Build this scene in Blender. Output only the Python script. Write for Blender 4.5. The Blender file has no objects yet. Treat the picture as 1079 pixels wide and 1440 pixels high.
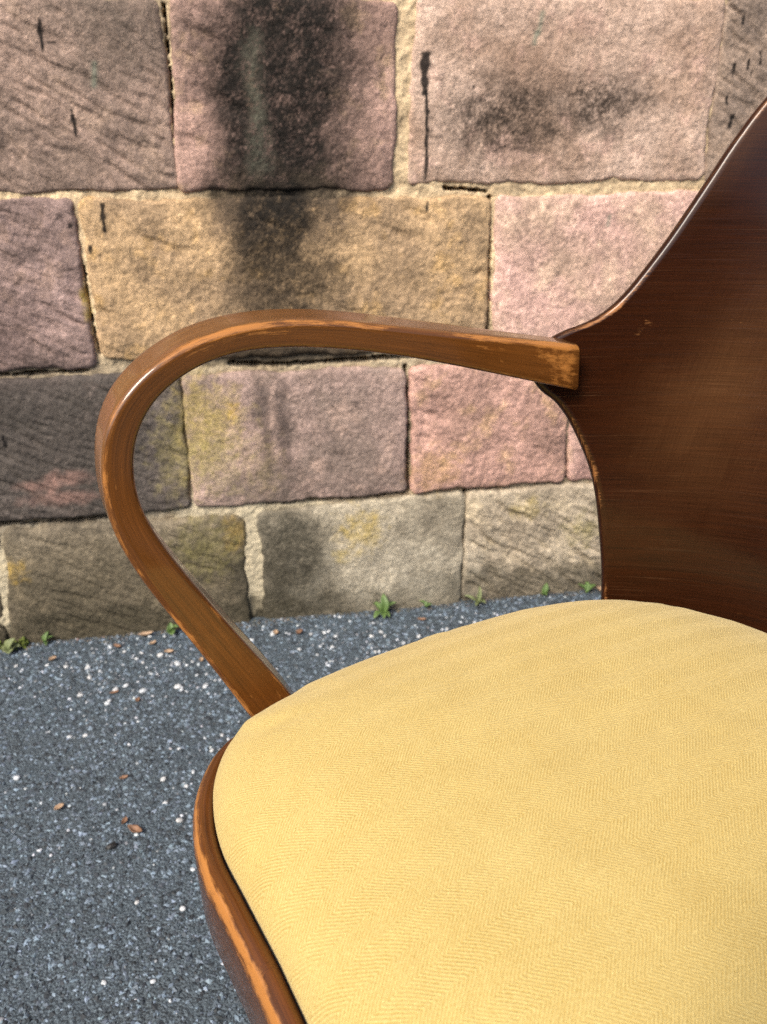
import bpy, math, random
import numpy as np
from mathutils import Vector

random.seed(7)
RNG = np.random.default_rng(11)
scene = bpy.context.scene
COL = scene.collection

# ------------------------------------------------------------------ camera
PITCH = math.atan(550 / 1200)
cam_d = bpy.data.cameras.new("camera")
cam_d.sensor_fit = 'VERTICAL'
cam_d.sensor_height = 36.0
cam_d.sensor_width = 36.0 * 767 / 1024
cam_d.lens = 30.0
cam_d.clip_start = 0.02
cam_d.clip_end = 500
cam_d.dof.use_dof = True
cam_d.dof.focus_distance = 0.66
cam_d.dof.aperture_fstop = 9.0
cam = bpy.data.objects.new("camera", cam_d)
cam.location = (0, 0, 0.87)
cam.rotation_euler = (math.pi / 2 - PITCH, 0, 0)
COL.objects.link(cam)
scene.camera = cam

# ------------------------------------------------------------------ sky, sun, exposure
SUN_AZ = math.radians(210)     # clockwise from +Y: behind the camera, to the left
SUN_EL = math.radians(45)
world = bpy.data.worlds.new("World")
scene.world = world
world.use_nodes = True
wn = world.node_tree
bg = wn.nodes["Background"]
sky = wn.nodes.new("ShaderNodeTexSky")
sky.sky_type = 'NISHITA'
sky.sun_disc = False
sky.sun_elevation = SUN_EL
sky.sun_rotation = SUN_AZ
sky.air_density = 1.0
sky.dust_density = 4.0
sky.ozone_density = 1.0
wn.links.new(sky.outputs[0], bg.inputs[0])
bg.inputs[1].default_value = 0.075

sun_d = bpy.data.lights.new("sun", 'SUN')
sun_d.energy = 1.5
sun_d.angle = math.radians(24)
sun_d.color = (1.0, 0.93, 0.83)
sun = bpy.data.objects.new("sun", sun_d)
sdir = Vector((math.sin(SUN_AZ) * math.cos(SUN_EL), math.cos(SUN_AZ) * math.cos(SUN_EL), math.sin(SUN_EL)))
sun.rotation_euler = sdir.to_track_quat('Z', 'Y').to_euler()
sun.location = (0, 0, 5)
COL.objects.link(sun)

vs = scene.view_settings
vs.view_transform = 'Standard'
vs.look = 'None'
vs.gamma = 1.0
vs.use_curve_mapping = False
vs.exposure = 1.50
scene.cycles.use_denoising = False

# ------------------------------------------------------------------ helpers
def lin(r, g, b):
    c = np.array([r, g, b], float) / 255
    return np.where(c <= 0.04045, c / 12.92, ((c + 0.055) / 1.055) ** 2.4)

_perm = np.random.default_rng(3).permutation(512).astype(np.int64)
_perm = np.concatenate([_perm, _perm, _perm])
_gr = np.random.default_rng(5).random(512) * 2 * np.pi
_gx, _gy = np.cos(_gr), np.sin(_gr)

def perlin(x, y, seed=0):
    x = np.asarray(x, float) + seed * 17.31
    y = np.asarray(y, float) + seed * 9.77
    xi = np.floor(x).astype(np.int64); yi = np.floor(y).astype(np.int64)
    xf = x - xi; yf = y - yi
    u = xf * xf * xf * (xf * (xf * 6 - 15) + 10)
    v = yf * yf * yf * (yf * (yf * 6 - 15) + 10)
    def g(ix, iy, fx, fy):
        h = _perm[(_perm[ix % 512] + iy) % 512]
        return _gx[h] * fx + _gy[h] * fy
    a = g(xi, yi, xf, yf); b = g(xi + 1, yi, xf - 1, yf)
    c = g(xi, yi + 1, xf, yf - 1); d = g(xi + 1, yi + 1, xf - 1, yf - 1)
    return ((a + u * (b - a)) + v * ((c + u * (d - c)) - (a + u * (b - a)))) * 1.5

def fbm(x, y, seed=0, octaves=5, gain=0.5):
    t = 0; amp = 1.0; tot = 0
    for i in range(octaves):
        t = t + amp * perlin(x * 2 ** i, y * 2 ** i, seed + i * 3)
        tot += amp; amp *= gain
    return t / tot

def sstep(a, b, x):
    t = np.clip((x - a) / (b - a), 0, 1)
    return t * t * (3 - 2 * t)

def mesh_np(name, verts, faces, smooth=True):
    """mesh from an (n,3) array and a list of (m,k) face arrays"""
    if isinstance(faces, np.ndarray):
        faces = [faces]
    me = bpy.data.meshes.new(name)
    verts = np.asarray(verts, np.float32)
    me.vertices.add(len(verts))
    me.vertices.foreach_set("co", verts.ravel())
    loops = np.concatenate([f.ravel() for f in faces]).astype(np.int32)
    tot = np.concatenate([np.full(len(f), f.shape[1], np.int32) for f in faces])
    st = np.concatenate([[0], np.cumsum(tot)[:-1]]).astype(np.int32)
    me.loops.add(len(loops))
    me.loops.foreach_set("vertex_index", loops)
    me.polygons.add(len(tot))
    me.polygons.foreach_set("loop_start", st)
    me.polygons.foreach_set("loop_total", tot)
    me.polygons.foreach_set("use_smooth", np.full(len(tot), smooth))
    me.update(calc_edges=True)
    me.validate()
    return me

def set_col(me, name, cols):
    a = me.attributes.new(name, 'FLOAT_COLOR', 'POINT')
    c = np.ones((len(me.vertices), 4), np.float32)
    c[:, :3] = cols
    a.data.foreach_set("color", c.ravel())

def set_flt(me, name, v):
    a = me.attributes.new(name, 'FLOAT', 'POINT')
    a.data.foreach_set("value", np.asarray(v, np.float32).ravel())

def set_vec(me, name, v):
    a = me.attributes.new(name, 'FLOAT_VECTOR', 'POINT')
    a.data.foreach_set("vector", np.asarray(v, np.float32).ravel())

def grid_faces(nr, nc, wrap_c=False, wrap_r=False, flip=False):
    r = np.arange(nr if wrap_r else nr - 1)
    c = np.arange(nc if wrap_c else nc - 1)
    R, Cc = np.meshgrid(r, c, indexing='ij')
    R2 = (R + 1) % nr; C2 = (Cc + 1) % nc
    f = np.stack([R * nc + Cc, R * nc + C2, R2 * nc + C2, R2 * nc + Cc], -1).reshape(-1, 4)
    return f[:, ::-1].copy() if flip else f

def obj(name, me, mat=None, parent=None, loc=None, rot=None):
    o = bpy.data.objects.new(name, me)
    COL.objects.link(o)
    if mat and me is not None and not me.materials:
        me.materials.append(mat)
    if parent: o.parent = parent
    if loc is not None: o.location = loc
    if rot is not None: o.rotation_euler = rot
    return o

def tag(o, label=None, cat=None, group=None, kind=None):
    if label: o["label"] = label
    if cat: o["category"] = cat
    if group: o["group"] = group
    if kind: o["kind"] = kind
    return o

def catmull(P, n):
    P = np.asarray(P, float)
    Q = np.vstack([2 * P[0] - P[1], P, 2 * P[-1] - P[-2]])
    m = len(P) - 1
    t = np.linspace(0, m, n)
    i = np.minimum(t.astype(int), m - 1)
    f = (t - i)[:, None]
    a, b, c, d = Q[i], Q[i + 1], Q[i + 2], Q[i + 3]
    return 0.5 * ((2 * b) + (-a + c) * f + (2 * a - 5 * b + 4 * c - d) * f ** 2 + (-a + 3 * b - 3 * c + d) * f ** 3)

# node helper
class NT:
    def __init__(s, name):
        s.m = bpy.data.materials.new(name); s.m.use_nodes = True
        s.t = s.m.node_tree; s.n = s.t.nodes
        s.b = s.n["Principled BSDF"]
    def new(s, typ, **kw):
        n = s.n.new(typ)
        for k, v in kw.items(): setattr(n, k, v)
        return n
    def link(s, a, b): s.t.links.new(a, b)
    def put(s, sock, v):
        if isinstance(v, bpy.types.NodeSocket): s.link(v, sock)
        else: sock.default_value = v
    def math(s, op, a, b=None, c=None, clamp=False):
        n = s.new("ShaderNodeMath", operation=op, use_clamp=clamp)
        s.put(n.inputs[0], a)
        if b is not None: s.put(n.inputs[1], b)
        if c is not None: s.put(n.inputs[2], c)
        return n.outputs[0]
    def attr(s, name):
        return s.new("ShaderNodeAttribute", attribute_name=name)
    def noise(s, vec, scale, detail=4, rough=0.55, dist=0.0):
        n = s.new("ShaderNodeTexNoise")
        if vec is not None: s.link(vec, n.inputs["Vector"])
        n.inputs["Scale"].default_value = scale
        n.inputs["Detail"].default_value = detail
        n.inputs["Roughness"].default_value = rough
        n.inputs["Distortion"].default_value = dist
        return n.outputs[0]
    def map(s, vec, scale=(1, 1, 1), rot=(0, 0, 0)):
        n = s.new("ShaderNodeMapping")
        s.link(vec, n.inputs[0])
        n.inputs["Scale"].default_value = scale
        n.inputs["Rotation"].default_value = rot
        return n.outputs[0]
    def rng(s, v, a, b, c=0.0, d=1.0):
        n = s.new("ShaderNodeMapRange")
        s.put(n.inputs[0], v)
        n.inputs[1].default_value = a; n.inputs[2].default_value = b
        n.inputs[3].default_value = c; n.inputs[4].default_value = d
        return n.outputs[0]
    def mix(s, f, a, b, mode='MIX'):
        n = s.new("ShaderNodeMix", data_type='RGBA', blend_type=mode)
        s.put(n.inputs[0], f)
        for k, v in ((6, a), (7, b)):
            if isinstance(v, bpy.types.NodeSocket): s.link(v, n.inputs[k])
            else: n.inputs[k].default_value = (*v, 1)
        return n.outputs[2]
    def bump(s, h, strength, dist, normal=None):
        n = s.new("ShaderNodeBump")
        s.put(n.inputs["Height"], h)
        n.inputs["Strength"].default_value = strength
        n.inputs["Distance"].default_value = dist
        if normal is not None: s.link(normal, n.inputs["Normal"])
        return n.outputs[0]
    def obco(s): return s.new("ShaderNodeTexCoord").outputs["Object"]
    def geo(s): return s.new("ShaderNodeNewGeometry").outputs["Position"]

# ------------------------------------------------------------------ materials
def mat_masonry(name, speck=0.35, fine=320, bumpd=0.0012):
    k = NT(name)
    col = k.attr("Col").outputs["Color"]
    P = k.geo()
    n1 = k.noise(P, fine, 5, 0.7)
    n2 = k.noise(P, fine * 0.28, 4, 0.6)
    f = k.math('ADD', k.rng(n1, 0.25, 0.75, 1 - speck, 1 + speck), k.rng(n2, 0.25, 0.75, -speck * 0.4, speck * 0.4))
    c = k.new("ShaderNodeVectorMath", operation='SCALE')
    k.link(col, c.inputs[0]); k.link(f, c.inputs["Scale"])
    k.link(c.outputs[0], k.b.inputs["Base Color"])
    k.b.inputs["Roughness"].default_value = 0.93
    k.b.inputs["Specular IOR Level"].default_value = 0.25
    h = k.math('ADD', n1, k.math('MULTIPLY', n2, 1.4))
    k.link(k.bump(h, 0.8, bumpd), k.b.inputs["Normal"])
    return k.m
M_STONE = mat_masonry("sandstone", 0.58, 400, 0.0023)
M_MORTAR = mat_masonry("lime_mortar", 0.35, 420, 0.0016)

def mat_asphalt():
    k = NT("asphalt")
    P = k.geo()
    n1 = k.noise(P, 420, 3, 0.6); n2 = k.noise(P, 6, 4, 0.6); n3 = k.noise(P, 1500, 2)
    v = k.new("ShaderNodeTexVoronoi"); k.link(P, v.inputs["Vector"]); v.inputs["Scale"].default_value = 260
    c = k.mix(k.rng(n1, 0.35, 0.7), (0.016, 0.025, 0.034), (0.130, 0.172, 0.205))
    c = k.mix(k.rng(n2, 0.45, 0.75, 0.0, 0.3), c, (0.05, 0.052, 0.05))
    k.link(c, k.b.inputs["Base Color"])
    k.b.inputs["Roughness"].default_value = 0.85
    h = k.math('ADD', k.math('MULTIPLY', v.outputs["Distance"], -1.2), k.math('MULTIPLY', n3, 0.4))
    k.link(k.bump(h, 0.9, 0.003), k.b.inputs["Normal"])
    return k.m
M_ASPH = mat_asphalt()

def mat_chip(name, white=False):
    k = NT(name)
    if white:
        oi = k.new("ShaderNodeObjectInfo").outputs["Random"]
        n = k.noise(k.geo(), 700, 3)
        c = k.mix(k.rng(n, 0.3, 0.7), (0.28, 0.31, 0.34), (0.62, 0.66, 0.70))
        c = k.mix(k.math('MULTIPLY', oi, 0.35), c, (0.45, 0.40, 0.33))
        k.link(c, k.b.inputs["Base Color"])
        k.b.inputs["Roughness"].default_value = 0.55
    else:
        k.link(k.attr("Col").outputs["Color"], k.b.inputs["Base Color"])
        k.b.inputs["Roughness"].default_value = 0.7
    return k.m
M_CHIP = mat_chip("aggregate_chips")
M_PEB = mat_chip("white_pebble", True)

def mat_wood(name, dark, mid, light, worn, grain=(6, 260, 1), coat=0.55, coat_r=0.22, rough=0.42, spec=0.3, vert=False):
    k = NT(name)
    g = k.attr("grain").outputs["Vector"]
    wear = k.attr("wear").outputs["Fac"]
    tone = k.attr("tone").outputs["Fac"]
    gm = k.map(g, grain)
    s1 = k.noise(gm, 1.0, 6, 0.65, 0.3)
    s2 = k.noise(k.map(g, (18, 900, 1)), 1.0, 3, 0.6)
    s3 = k.noise(g, 9.0, 4, 0.6)
    t = k.math('ADD', k.math('MULTIPLY', k.rng(s1, 0.3, 0.7), 0.45), k.math('MULTIPLY', k.rng(s2, 0.35, 0.65), 0.30))
    t = k.math('ADD', t, k.math('MULTIPLY', k.rng(s3, 0.3, 0.7), 0.30))
    base = k.mix(t, dark, mid)
    s4 = k.noise(k.map(g, (700, 14, 1)), 1.0, 3, 0.6)
    tone = k.math('MULTIPLY', tone, k.rng(s4, 0.3, 0.7, 0.75, 1.15)) if vert else tone
    base = k.mix(k.math('MULTIPLY', tone, k.rng(s2, 0.3, 0.7, 0.65, 1.0)), base, light)
    # worn lacquer: the edge mask broken up by fibre-wise noise
    w1 = k.noise(k.map(g, (70, 420, 1)), 1.0, 5, 0.7)
    w2 = k.noise(g, 38.0, 4, 0.65)
    wm = k.math('ADD', wear, k.math('MULTIPLY', k.math('SUBTRACT', k.math('ADD', w1, w2), 1.0), 1.1))
    wm = k.rng(wm, 0.33, 0.62)
    if vert:
        scr = k.math('MULTIPLY', k.rng(k.noise(k.map(g, (7, 800, 1), (0, 0, 0.09)), 1.0, 2, 0.5), 0.60, 0.72), k.rng(k.noise(g, 13.0, 3), 0.46, 0.62))
        base = k.mix(k.math('MULTIPLY', scr, 0.22), base, (0.15, 0.075, 0.035))
    col = k.mix(wm, base, worn)
    k.link(col, k.b.inputs["Base Color"])
    sc = k.noise(k.map(g, (14, 1400, 1), (0, 0, 0.06)), 1.0, 2, 0.5)
    r = k.math('ADD', k.rng(s2, 0.3, 0.7, rough - 0.08, rough + 0.08), k.math('MULTIPLY', wm, 0.15))
    k.link(r, k.b.inputs["Roughness"])
    k.b.inputs["Coat Weight"].default_value = coat
    k.b.inputs["Specular IOR Level"].default_value = spec
    k.link(k.math('ADD', k.rng(s3, 0.3, 0.7, coat_r - 0.05, coat_r + 0.08), k.rng(sc, 0.58, 0.75, 0.0, 0.22)), k.b.inputs["Coat Roughness"])
    h = k.math('ADD', s2, k.math('MULTIPLY', wm, -0.8))
    k.link(k.bump(h, 0.25, 0.0005), k.b.inputs["Normal"])
    return k.m
M_ARM = mat_wood("stained_beech", (0.018, 0.0045, 0.0005), (0.140, 0.0410, 0.0038), (0.20, 0.092, 0.026), (0.37, 0.150, 0.034), coat=0.85, coat_r=0.10, rough=0.5, spec=0.10)
M_BACK = mat_wood("dark_stained_plywood", (0.0035, 0.0005, 0.0001), (0.026, 0.0050, 0.0003), (0.105, 0.047, 0.018), (0.28, 0.12, 0.04), coat=0.55, coat_r=0.14, rough=0.5, spec=0.04, vert=True)

def mat_fabric():
    k = NT("yellow_herringbone_wool")
    sx = k.new("ShaderNodeSeparateXYZ")
    o = k.obco()
    # a slightly wandering weave
    wob = k.new("ShaderNodeVectorMath", operation='MULTIPLY_ADD')
    nz = k.new("ShaderNodeTexNoise"); k.link(o, nz.inputs["Vector"]); nz.inputs["Scale"].default_value = 14; nz.inputs["Detail"].default_value = 3
    k.link(nz.outputs["Color"], wob.inputs[0]); wob.inputs[1].default_value = (0.006, 0.006, 0); k.link(o, wob.inputs[2])
    k.link(wob.outputs[0], sx.inputs[0])
    x, y = sx.outputs[0], sx.outputs[1]
    jn = k.noise(o, 260, 3, 0.6)
    CW, PY = 0.0150, 0.0026
    tri = k.math('PINGPONG', x, CW)
    ph = k.math('MULTIPLY_ADD', k.math('ADD', y, k.math('MULTIPLY', tri, 1.05)), 2 * math.pi / PY, k.math('MULTIPLY', jn, 4.0))
    w = k.math('MULTIPLY_ADD', k.math('SINE', ph), 0.5, 0.5)
    fine = k.noise(o, 900, 3, 0.7)
    patch = k.noise(o, 55, 4, 0.65)
    amp = k.rng(patch, 0.3, 0.7, 0.25, 0.95)
    t = k.math('ADD', k.math('MULTIPLY', w, amp), k.rng(fine, 0.25, 0.75, -0.6, 0.6), clamp=False)
    t = k.math('ADD', t, k.rng(patch, 0.3, 0.7, 0.22, -0.22))
    t = k.math('ADD', t, k.rng(k.noise(o, 16, 3, 0.6), 0.3, 0.7, -0.12, 0.12))
    t = k.rng(t, -0.55, 1.45)
    c = k.mix(t, (0.335, 0.222, 0.052), (0.63, 0.505, 0.210))
    k.link(c, k.b.inputs["Base Color"])
    k.b.inputs["Roughness"].default_value = 0.95
    k.b.inputs["Specular IOR Level"].default_value = 0.15
    k.b.inputs["Sheen Weight"].default_value = 0.25
    k.b.inputs["Sheen Roughness"].default_value = 0.5
    k.b.inputs["Sheen Tint"].default_value = (1.0, 0.9, 0.65, 1)
    h = k.math('ADD', k.math('MULTIPLY', w, 0.8), fine)
    k.link(k.bump(h, 0.5, 0.0005), k.b.inputs["Normal"])
    return k.m
M_FAB = mat_fabric()

def mat_plain(name, c1, c2, scale, rough=0.7, trans=0.0):
    k = NT(name)
    n = k.noise(k.obco(), scale, 4, 0.6)
    k.link(k.mix(k.rng(n, 0.3, 0.7), c1, c2), k.b.inputs["Base Color"])
    k.b.inputs["Roughness"].default_value = rough
    if trans:
        k.b.inputs["Subsurface Weight"].default_value = trans
        k.b.inputs["Subsurface Radius"].default_value = (0.002, 0.002, 0.001)
    return k.m
M_GREEN = mat_plain("weed_leaf", (0.060, 0.115, 0.025), (0.12, 0.185, 0.055), 120, 0.55)
M_OLIVE = mat_plain("olive_leaf", (0.10, 0.13, 0.05), (0.19, 0.21, 0.09), 90, 0.65)
M_BROWNLEAF = mat_plain("dry_leaf_brown", (0.14, 0.075, 0.042), (0.26, 0.145, 0.085), 160, 0.7)
M_PALELEAF = mat_plain("dry_leaf_tan", (0.27, 0.175, 0.105), (0.42, 0.30, 0.20), 160, 0.7)
M_BLACK = mat_plain("black_crumb", (0.006, 0.006, 0.006), (0.02, 0.02, 0.02), 200, 0.6)
M_MOSS = mat_plain("moss", (0.05, 0.08, 0.012), (0.16, 0.19, 0.03), 300, 0.9)
M_LINING = mat_plain("black_seat_lining", (0.008, 0.007, 0.006), (0.02, 0.018, 0.015), 200, 0.9)

# ------------------------------------------------------------------ stone wall
WALL_ROT = math.radians(10.5)
WALL_O = (-0.1574, 1.4164, 0.0)
wall = obj("stone_wall", None, loc=WALL_O, rot=(0, 0, WALL_ROT))
tag(wall, "weathered wall of large pink, tan and grey sandstone blocks behind the chair", "wall")

# marks with a shape of their own, in wall coordinates (s along, z up)
SOOT = lin(25, 23, 20)
def blob(s, z, cs, cz, rs, rz, seed, scale=28, soft=0.5, rag=0.55):
    d = np.sqrt(((s - cs) / rs) ** 2 + ((z - cz) / rz) ** 2)
    d = d + rag * fbm(s * scale, z * scale, seed, 5, 0.6)
    return 1 - sstep(1 - soft, 1 + soft, d)

def streak(s, z, s0, s1, z0, z1, seed, soft=0.02, rag=0.035):
    w = s + rag * fbm(s * 14, z * 9, seed, 5, 0.6)
    m = sstep(s0 - soft, s0 + soft, w) * (1 - sstep(s1 - soft, s1 + soft, w))
    e = z + 0.03 * fbm(s * 30, z * 30, seed + 5, 4)
    return m * sstep(z0 - 0.03, z0 + 0.03, e) * (1 - sstep(z1 - 0.03, z1 + 0.03, e))

DRIPS = [  # s, z top, z bottom, half width
    (0.2245, 0.965, 0.905, 0.0058), (0.2275, 0.915, 0.785, 0.0026), (0.231, 0.752, 0.738, 0.0024),
    (-0.325, 0.998, 0.958, 0.0024), (-0.297, 0.886, 0.849, 0.0026), (-0.2725, 0.757, 0.715, 0.0029),
    (-0.298, 0.697, 0.684, 0.0026), (-0.322, 0.729, 0.722, 0.004), (0.738, 1.022, 1.008, 0.003),
    (0.733, 0.955, 0.933, 0.0022), (0.756, 0.962, 0.944, 0.002), (0.777, 0.972, 0.952, 0.0025),
    (0.765, 0.945, 0.934, 0.002), (0.730, 0.908, 0.893, 0.002), (0.742, 0.880, 0.858, 0.0028), (0.76, 0.85, 0.835, 0.002),
    (-0.475, 0.402, 0.380, 0.0028), (0.30, 0.92, 0.915, 0.002), (-0.312, 0.972, 0.968, 0.006)]

def marks(s, z, col, seed, mortar=False):
    """stains, paint drips, lichen: same function for stones and the mortar between them"""
    def lay(c, m, a=1.0):
        m = np.clip(m * a, 0, 1)[:, None]
        return col * (1 - m) + np.asarray(c)[None, :] * m
    grit = 0.6 * fbm(s * 230, z * 230, 41, 2, 0.6) + 0.6 * fbm(s * 45, z * 45, 43, 4, 0.65)
    gm = np.clip(0.86 + 0.8 * grit, 0, 1)
    m = blob(s, z, -0.22, 1.0, 0.10, 0.09, 49, 12, 0.7)
    col = lay(lin(92, 84, 76), m * gm, 0.6)
    # tall soot streak through two courses
    gs_ = np.clip(0.96 + 0.95 * grit, 0, 1)
    wob = 0.03 * fbm(s * 9, z * 9, 47, 4, 0.6)
    m = streak(s + wob, z, -0.105, 0.130, 0.70, 1.2, 51, 0.040, 0.06) * np.clip(0.75 + 0.9 * grit, 0, 1)
    col = lay(lin(84, 72, 66), m, 0.75)
    m = streak(s + wob, z, -0.090, 0.108, 0.74, 1.2, 53, 0.048, 0.060) * gs_
    col = lay(SOOT, m, 0.97)
    m = streak(s + wob, z, -0.100, 0.095, 0.49, 0.79, 52, 0.035, 0.06) * np.clip(0.7 + 0.9 * grit, 0, 1)
    col = lay(lin(92, 80, 66), m, 0.75)
    m = streak(s + wob, z, -0.088 + 0.06 * (0.77 - z), 0.062, 0.53, 0.79, 54, 0.040, 0.06) * gs_
    col = lay(SOOT, m * (0.72 + 0.28 * sstep(0.56, 0.76, z)), 0.95)
    m = streak(s, z, -0.045, -0.022, 0.80, 0.98, 57, 0.014) * (0.5 + 0.9 * grit)
    col = lay(lin(128, 128, 112), m, 0.5)
    # soot patch on the pale stone
    m = np.maximum(blob(s, z, 0.36, 0.875, 0.105, 0.060, 61, 30, 0.55), blob(s, z, 0.51, 0.895, 0.085, 0.042, 62, 34, 0.6))
    col = lay(lin(52, 44, 38), m * np.clip(0.75 + 1.3 * grit, 0, 1), 0.95)
    m = blob(s, z, 0.42, 0.98, 0.19, 0.045, 63, 20, 0.8)
    col = lay(lin(140, 116, 100), m, 0.45)
    # dark runs on the mauve stone of the third course
    m = np.maximum(streak(s, z, -0.062, -0.040, 0.30, 0.47, 65, 0.010, 0.02), streak(s, z, -0.030, -0.005, 0.29, 0.47, 66, 0.010, 0.02))
    col = lay(lin(62, 56, 54), m * gm, 0.7)
    m = blob(s, z, 0.0, 0.515, 0.22, 0.017, 67, 30, 0.5)
    col = lay(lin(45, 42, 38), m, 0.8)
    # dark left third of the bottom block, grime along its foot
    m = blob(s, z, -0.025, 0.09, 0.095, 0.15, 68, 18, 0.35)
    col = lay(lin(52, 51, 43), m * np.clip(0.85 + 0.6 * grit, 0, 1), 0.9)
    foot = 0.052 + 0.018 * sstep(0.0, 0.3, s) + 0.03 * fbm(s * 9, s * 0 + 2, 69, 4) + 0.02 * fbm(s * 40, z * 40, 70, 3)
    m = (1 - sstep(foot - 0.014, foot + 0.014, z))
    col = lay(lin(60, 57, 46), m * np.clip(0.8 + 0.7 * grit, 0, 1), 0.85)
    # grime on the far left third course block and fourth course block
    m = blob(s, z, -0.40, 0.36, 0.20, 0.13, 71, 16, 0.5, 0.5)
    col = lay(lin(70, 66, 62), m, 0.75)
    m = blob(s, z, -0.34, 0.07, 0.30, 0.11, 72, 14, 0.6, 0.6)
    col = lay(lin(62, 58, 46), m * np.clip(0.8 + 0.7 * grit, 0, 1), 0.75)
    m = blob(s, z, -0.50, 0.57, 0.10, 0.09, 73, 18, 0.6)
    col = lay(lin(78, 66, 64), m * np.clip(0.8 + 0.9 * grit, 0, 1), 0.7)
    # freshly broken pink spots
    for cs, cz, rs, rz in ((-0.447, 0.307, 0.020, 0.008), (-0.413, 0.307, 0.010, 0.014), (-0.385, 0.318, 0.030, 0.012), (-0.398, 0.283, 0.05, 0.012)):
        col = lay(lin(156, 122, 112), blob(s, z, cs, cz, rs, rz, 74, 45, 0.8, 0.9), 0.5)
    # lichen
    for cs, cz, rs, rz, c, a in ((-0.165, 0.40, 0.030, 0.075, (168, 150, 84), 0.75), (-0.125, 0.405, 0.038, 0.05, (176, 158, 92), 0.7), (-0.105, 0.418, 0.010, 0.016, (196, 164, 60), 0.7),
                              (-0.14, 0.33, 0.05, 0.05, (160, 150, 100), 0.6), (-0.205, 0.345, 0.03, 0.07, (150, 140, 92), 0.6), (0.118, 0.172, 0.032, 0.036, (176, 152, 62), 0.85), (0.075, 0.125, 0.014, 0.012, (172, 150, 50), 0.8),
                              (-0.508, 0.150, 0.022, 0.018, (168, 140, 60), 0.8), (-0.117, 0.19, 0.02, 0.03, (150, 126, 60), 0.7), (-0.17, 0.165, 0.05, 0.05, (128, 122, 74), 0.6), (0.44, 0.195, 0.028, 0.018, (150, 134, 66), 0.7),
                              (0.56, 0.14, 0.03, 0.03, (140, 132, 70), 0.6), (0.255, 0.285, 0.04, 0.035, (172, 140, 80), 0.55), (-0.06, 0.32, 0.03, 0.05, (150, 136, 90), 0.35), (-0.317, 0.61, 0.006, 0.02, (190, 165, 40), 0.8)):
        col = lay(lin(*c), blob(s, z, cs, cz, rs, rz, int(abs(cs) * 1000) % 90, 55, 0.7, 1.7) * np.clip(0.7 + grit, 0, 1), a * 0.85)
    # white bloom on the bottom block
    m = blob(s, z, 0.20, 0.08, 0.14, 0.07, 81, 22, 0.7, 0.9)
    col = lay(lin(190, 184, 168), m * np.clip(0.55 + grit, 0, 1), 0.6)
    # green-grey ticks
    for cs, cz, rz in ((0.546, 0.717, 0.012), (0.402, 1.005, 0.02), (0.395, 0.985, 0.012), (-0.26, 0.93, 0.02)):
        m = np.exp(-((s - cs - 0.15 * (z - cz)) / 0.004) ** 2) * (1 - sstep(rz * 0.7, rz, np.abs(z - cz)))
        col = lay(lin(108, 122, 108), m, 0.6)
    # black paint drips
    for cs, zt, zb, hw in DRIPS:
        near = (np.abs(s - cs) < 0.03) & (z < zt + 0.01) & (z > zb - 0.01)
        if not near.any(): continue
        c = cs + 0.0022 * perlin(z * 45, z * 0 + cs * 30, 83)
        w = hw * 1.3 * (0.8 + 0.55 * perlin(z * 90, z * 0 + cs * 9, 84))
        m = (1 - sstep(w * 0.75, w * 1.25, np.abs(s - c))) * sstep(zb - 0.002, zb + 0.002, z) * (1 - sstep(zt - 0.002, zt + 0.002, z))
        col = lay(lin(20, 18, 18), m, 0.95)
    return col

def strokes(s, z, deg, fu, fv, seed, lo=0.12, hi=0.55):
    """separate chisel strokes: grooves that start and stop"""
    a = math.radians(deg); w = 0.006 * perlin(s * 16, z * 16, seed + 8)
    u = s * math.cos(a) + z * math.sin(a); v = -s * math.sin(a) + z * math.cos(a) + w
    return -sstep(lo, hi, perlin(u * fu, v * fv, seed))

def relief_of(kind, s, z, seed):
    grain = 0.0015 * fbm(s * 110, z * 110, seed + 4, 3, 0.7) + 0.0018 * fbm(s * 30, z * 30, seed + 9, 4, 0.65)
    if kind == 'tool':      # diagonal chisel strokes, patchy
        m = sstep(-0.25, 0.3, perlin(s * 6, z * 6, seed + 12))
        r = 0.0038 * strokes(s, z, -30, 14, 85, seed, -0.1, 0.6) * m + 0.0014 * strokes(s, z, -38, 24, 140, seed + 1, -0.1, 0.6) + 0.0045 * fbm(s * 6, z * 6, seed + 3, 3)
        return r + grain
    if kind == 'tool2':     # coarser strokes
        m = sstep(-0.35, 0.2, perlin(s * 5, z * 5, seed + 12))
        return 0.0060 * strokes(s, z, -36, 11, 55, seed, -0.1, 0.6) * m + 0.0020 * strokes(s, z, -28, 20, 110, seed + 1, -0.1, 0.6) + 0.005 * fbm(s * 8, z * 8, seed + 3, 4) + grain * 1.1
    if kind == 'rough':
        r = 0.006 * fbm(s * 8, z * 8, seed, 4, 0.5)
        r += 0.0042 * strokes(s, z, -25, 12, 42, seed + 6, -0.05, 0.55) * sstep(-0.1, 0.3, perlin(s * 8, z * 8, seed + 7))
        return r + grain * 1.25
    return 0.003 * fbm(s * 7, z * 7, seed, 4) + 0.0014 * strokes(s, z, -40, 12, 50, seed + 6, 0.0, 0.6) + grain * 0.9

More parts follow.
